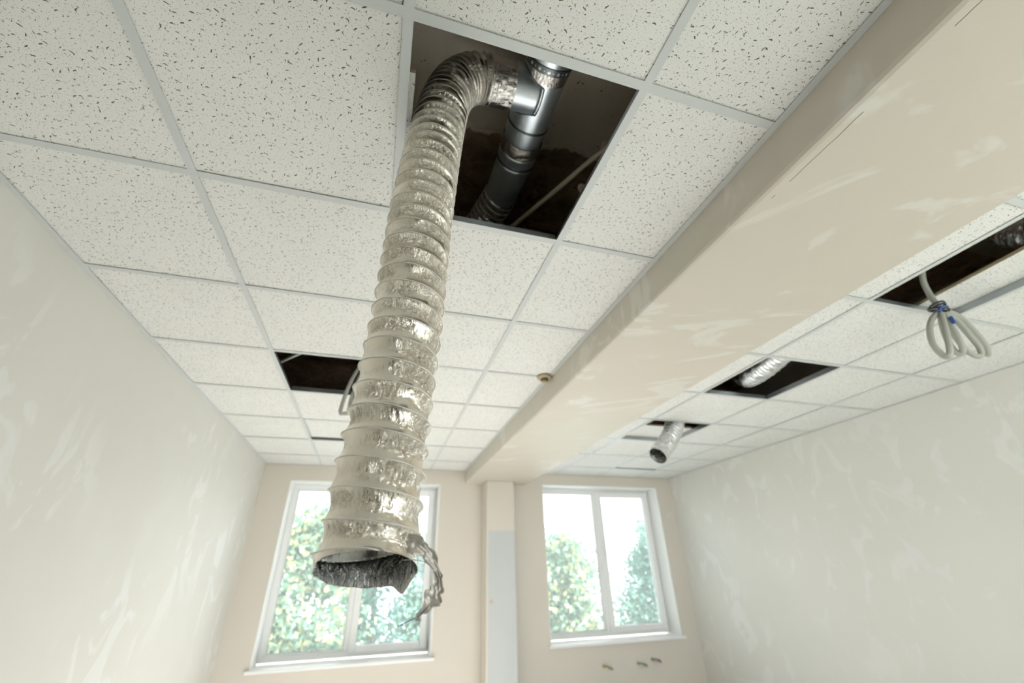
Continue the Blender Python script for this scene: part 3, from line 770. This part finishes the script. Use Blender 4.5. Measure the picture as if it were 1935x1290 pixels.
# wire ends sticking out of the far wall under the right window
def wires(loc, cols, label, seed):
    g = tag(empty('wire_ends', loc), label, 'wires', None); rs = random.Random(seed)
    for i, (nm, c) in enumerate(cols):
        m = bpy.data.materials.get('wire_' + nm) or mat('wire_' + nm, c, .4)[0]
        a = rs.uniform(-.5, .5); L_ = rs.uniform(.05, .075)
        cab('wire', [(loc[0] + .006 * i, YF + .02, loc[2]), (loc[0] + .006 * i, YF - .02, loc[2]), (loc[0] + .02 + .02 * i, YF - .05, loc[2] + .005 - .004 * i), (loc[0] + .045 + .018 * i, YF - .06, loc[2] - .02 - .005 * i)], .0065, m, g, 16, 8)
    mb = MB(); mb.tube([(loc[0], YF + .01, loc[2]), (loc[0], YF - .003, loc[2])], .018, 20); mb.build('wall_hole', M_cable, g)
yg = ('yellow_green', (.45, .45, .08)); bl = ('blue', (.05, .12, .6)); gr = ('grey', (.25, .30, .28)); rd = ('red', (.65, .10, .08)); br = ('green', (.15, .32, .16))
wires((3.235, YF, .665), [yg, gr, gr], 'yellow and grey wire ends under the right window, leftmost on the wall', 1)
wires((3.665, YF, .665), [gr, yg, br], 'greenish grey wire ends under the right window, middle of three', 2)
wires((3.85, YF, .690), [br, bl, rd], 'green, blue and red wire ends under the right window, rightmost', 3)

# ------------------------------------------------------------------ outside
GZ = -3.2
def ground_mat():
    m, nt, b = mat('grass_ground', (.16, .22, .12), .95)
    tc = N(nt, 'ShaderNodeTexCoord').outputs['Object']
    L(nt, ramp(nt, noise(nt, tc, .25, 4), [(.35, (.22, .27, .20)), (.55, (.32, .35, .30)), (.68, (.48, .50, .48))]), b.inputs['Base Color']); return m
struct(MB().box(-60, 60, -50, 70, GZ - .2, GZ).build('ground', ground_mat()))
struct(MB().box(XL - .35, XW + .35, YB - .35, YF + WT, GZ, -.2).build('wall_below', M_far))
def leafmat(name, a, b_, c_):
    m, nt, b = mat(name, a, .6)
    g = N(nt, 'ShaderNodeNewGeometry')
    col = ramp(nt, g.outputs['Random Per Island'], [(0, a), (.55, b_), (.9, c_), (1, c_)])
    L(nt, col, b.inputs['Base Color'])
    tr = N(nt, 'ShaderNodeBsdfTranslucent'); L(nt, col, tr.inputs[0])
    mx = N(nt, 'ShaderNodeMixShader'); mx.inputs[0].default_value = .4
    o = nt.nodes['Material Output']; L(nt, b.outputs[0], mx.inputs[1]); L(nt, tr.outputs[0], mx.inputs[2]); L(nt, mx.outputs[0], o.inputs[0]); return m
M_leafY = leafmat('birch_leaves', (.05, .115, .08), (.10, .165, .10), (.28, .27, .11))
M_leafG = leafmat('green_leaves', (.035, .09, .075), (.06, .14, .105), (.12, .205, .14))
M_bark, _nt, _b = mat('birch_bark', (.72, .72, .70), .8)
L(_nt, ramp(_nt, noise(_nt, mapping(_nt, N(_nt, 'ShaderNodeTexCoord').outputs['Object'], (1, 1, 5)), 2.2, 4), [(.36, (.08, .08, .07)), (.44, (.74, .74, .71))]), _b.inputs['Base Color'])
M_bark2, _nt, _b = mat('dark_bark', (.14, .12, .10), .9)
def tree(x, y, h, r, label, lm, bk, seed, nleaf=9000, zc=None, group=None):
    rs = np.random.RandomState(seed)
    g = tag(empty('tree', (x, y, GZ)), label, 'tree', group)
    mb = MB(); top = GZ + h
    tr_pts = [(x, y, GZ - .1), (x + .05, y, GZ + h * .25), (x - .06, y + .05, GZ + h * .5), (x + .04, y, GZ + h * .75), (x, y, top - .1)]
    pw, _ = spline(tr_pts, 24); mb.tube(pw, np.linspace(.16, .03, 24), 10); mb.build('trunk', bk, g, smooth=True)
    cl = []
    mb = MB()
    for i in range(26):
        t_ = rs.uniform(.25, .97); i0 = int(t_ * 23); a = rs.uniform(0, 6.28); ln = r * (1.15 - t_ * .75) * rs.uniform(.6, 1.1)
        p0 = pw[i0]; p1 = p0 + np.array([math.cos(a) * ln, math.sin(a) * ln, rs.uniform(.1, .7) * ln])
        mb.tube([p0, (p0 + p1) / 2 + [0, 0, .1], p1], [.045, .03, .012], 6); cl.append((p1, ln * .55 + .25)); cl.append(((p0 + p1) / 2, ln * .45 + .2))
    mb.build('branches', bk, g, smooth=True)
    n = nleaf; ci = rs.randint(0, len(cl), n)
    ctr = np.array([cl[i][0] for i in ci]); cr = np.array([cl[i][1] for i in ci])
    d = rs.normal(size=(n, 3)); d /= np.linalg.norm(d, axis=1)[:, None]
    p = ctr + d * (cr * rs.rand(n) ** .5)[:, None]
    a = rs.normal(size=(n, 3)); a /= np.linalg.norm(a, axis=1)[:, None]
    b = np.cross(a, rs.normal(size=(n, 3))); b /= np.linalg.norm(b, axis=1)[:, None]
    sz = rs.uniform(.07, .14, n)[:, None]
    q = np.stack([p - a * sz, p - b * sz * .55, p + a * sz, p + b * sz * .55], 1).reshape(-1, 3)
    me = bpy.data.meshes.new('foliage'); f = np.arange(n * 4).reshape(-1, 4)
    me.from_pydata(q.tolist(), [], f.tolist()); me.materials.append(lm)
    o = bpy.data.objects.new('foliage', me); C.objects.link(o); o.parent = g; o.matrix_parent_inverse = Matrix.Translation(-g.location)
    return g
tree(-.95, 15.0, 6.3, 2.0, 'birch with yellowing leaves and white trunk, seen through the left window', M_leafY, M_bark, 1, 8000)
tree(-4.3, 18.5, 7.6, 2.2, 'tall green tree at the left side of the left window', M_leafG, M_bark2, 2, 12000)
tree(1.0, 25.0, 8.4, 2.3, 'green tree behind the mullion of the left window', M_leafG, M_bark2, 3, 9000)
tree(3.3, 20.0, 6.2, 1.7, 'green tree at the right side of the left window', M_leafG, M_bark2, 4, 8000)
tree(7.6, 16.5, 5.9, 1.7, 'pale trunked tree seen through the left pane of the right window', M_leafY, M_bark, 5, 6500)
tree(9.4, 25.0, 6.4, 2.2, 'green tree behind the left pane of the right window', M_leafG, M_bark2, 6, 8000)
tree(14.6, 21.0, 6.2, 2.0, 'green tree seen through the right sash of the right window', M_leafG, M_bark2, 7, 8000)
for (tx, ty, th, tr_, lb, sd_) in ((-2.2, 34, 9.6, 3.0, 'distant green tree filling the background of the left pane of the left window', 21), (8.6, 35, 7.8, 2.6, 'distant green tree behind the right edge of the left window', 22),
                             (14.0, 31, 7.2, 2.8, 'distant tree between the two trees of the right window', 23), (20.5, 29, 8.0, 2.8, 'distant tree at the right edge of the right window', 24)):
    tree(tx, ty, th, tr_, lb, M_leafG, M_bark2, sd_, 8000)
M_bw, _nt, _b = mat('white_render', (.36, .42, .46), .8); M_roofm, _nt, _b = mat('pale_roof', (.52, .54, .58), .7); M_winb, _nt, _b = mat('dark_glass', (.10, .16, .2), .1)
def house(x0, x1, y0, y1, z1, label):
    g = tag(empty('building', ((x0 + x1) / 2, (y0 + y1) / 2, GZ)), label, 'building')
    MB().box(x0, x1, y0, y1, GZ, z1).build('wall', M_bw, g)
    mb = MB(); n = len(mb.v); e = .3; rz = z1 + .7; ym = (y0 + y1) / 2
    mb.v += [(x0 - e, y0 - e, z1 - .1), (x1 + e, y0 - e, z1 - .1), (x1 + e, y1 + e, z1 - .1), (x0 - e, y1 + e, z1 - .1), (x0 - e, ym, rz), (x1 + e, ym, rz)]
    mb.f += [(0, 1, 5, 4), (2, 3, 4, 5), (0, 4, 3), (1, 2, 5), (0, 3, 2, 1)]; mb.mi += [0] * 5
    mb.build('roof', M_roofm, g)
    x = x0 + .5
    while x < x1 - 1.0:
        MB().box(x, x + .7, y0 - .03, y0 + .02, z1 - 1.3, z1 - .5).build('window', M_winb, g); x += 1.5
house(1.6, 4.6, 29, 33, .6, 'low white building behind the trees of the left window')
house(3.6, 9.2, 11.0, 13.5, -.65, 'low white roofed building at the foot of the right window')
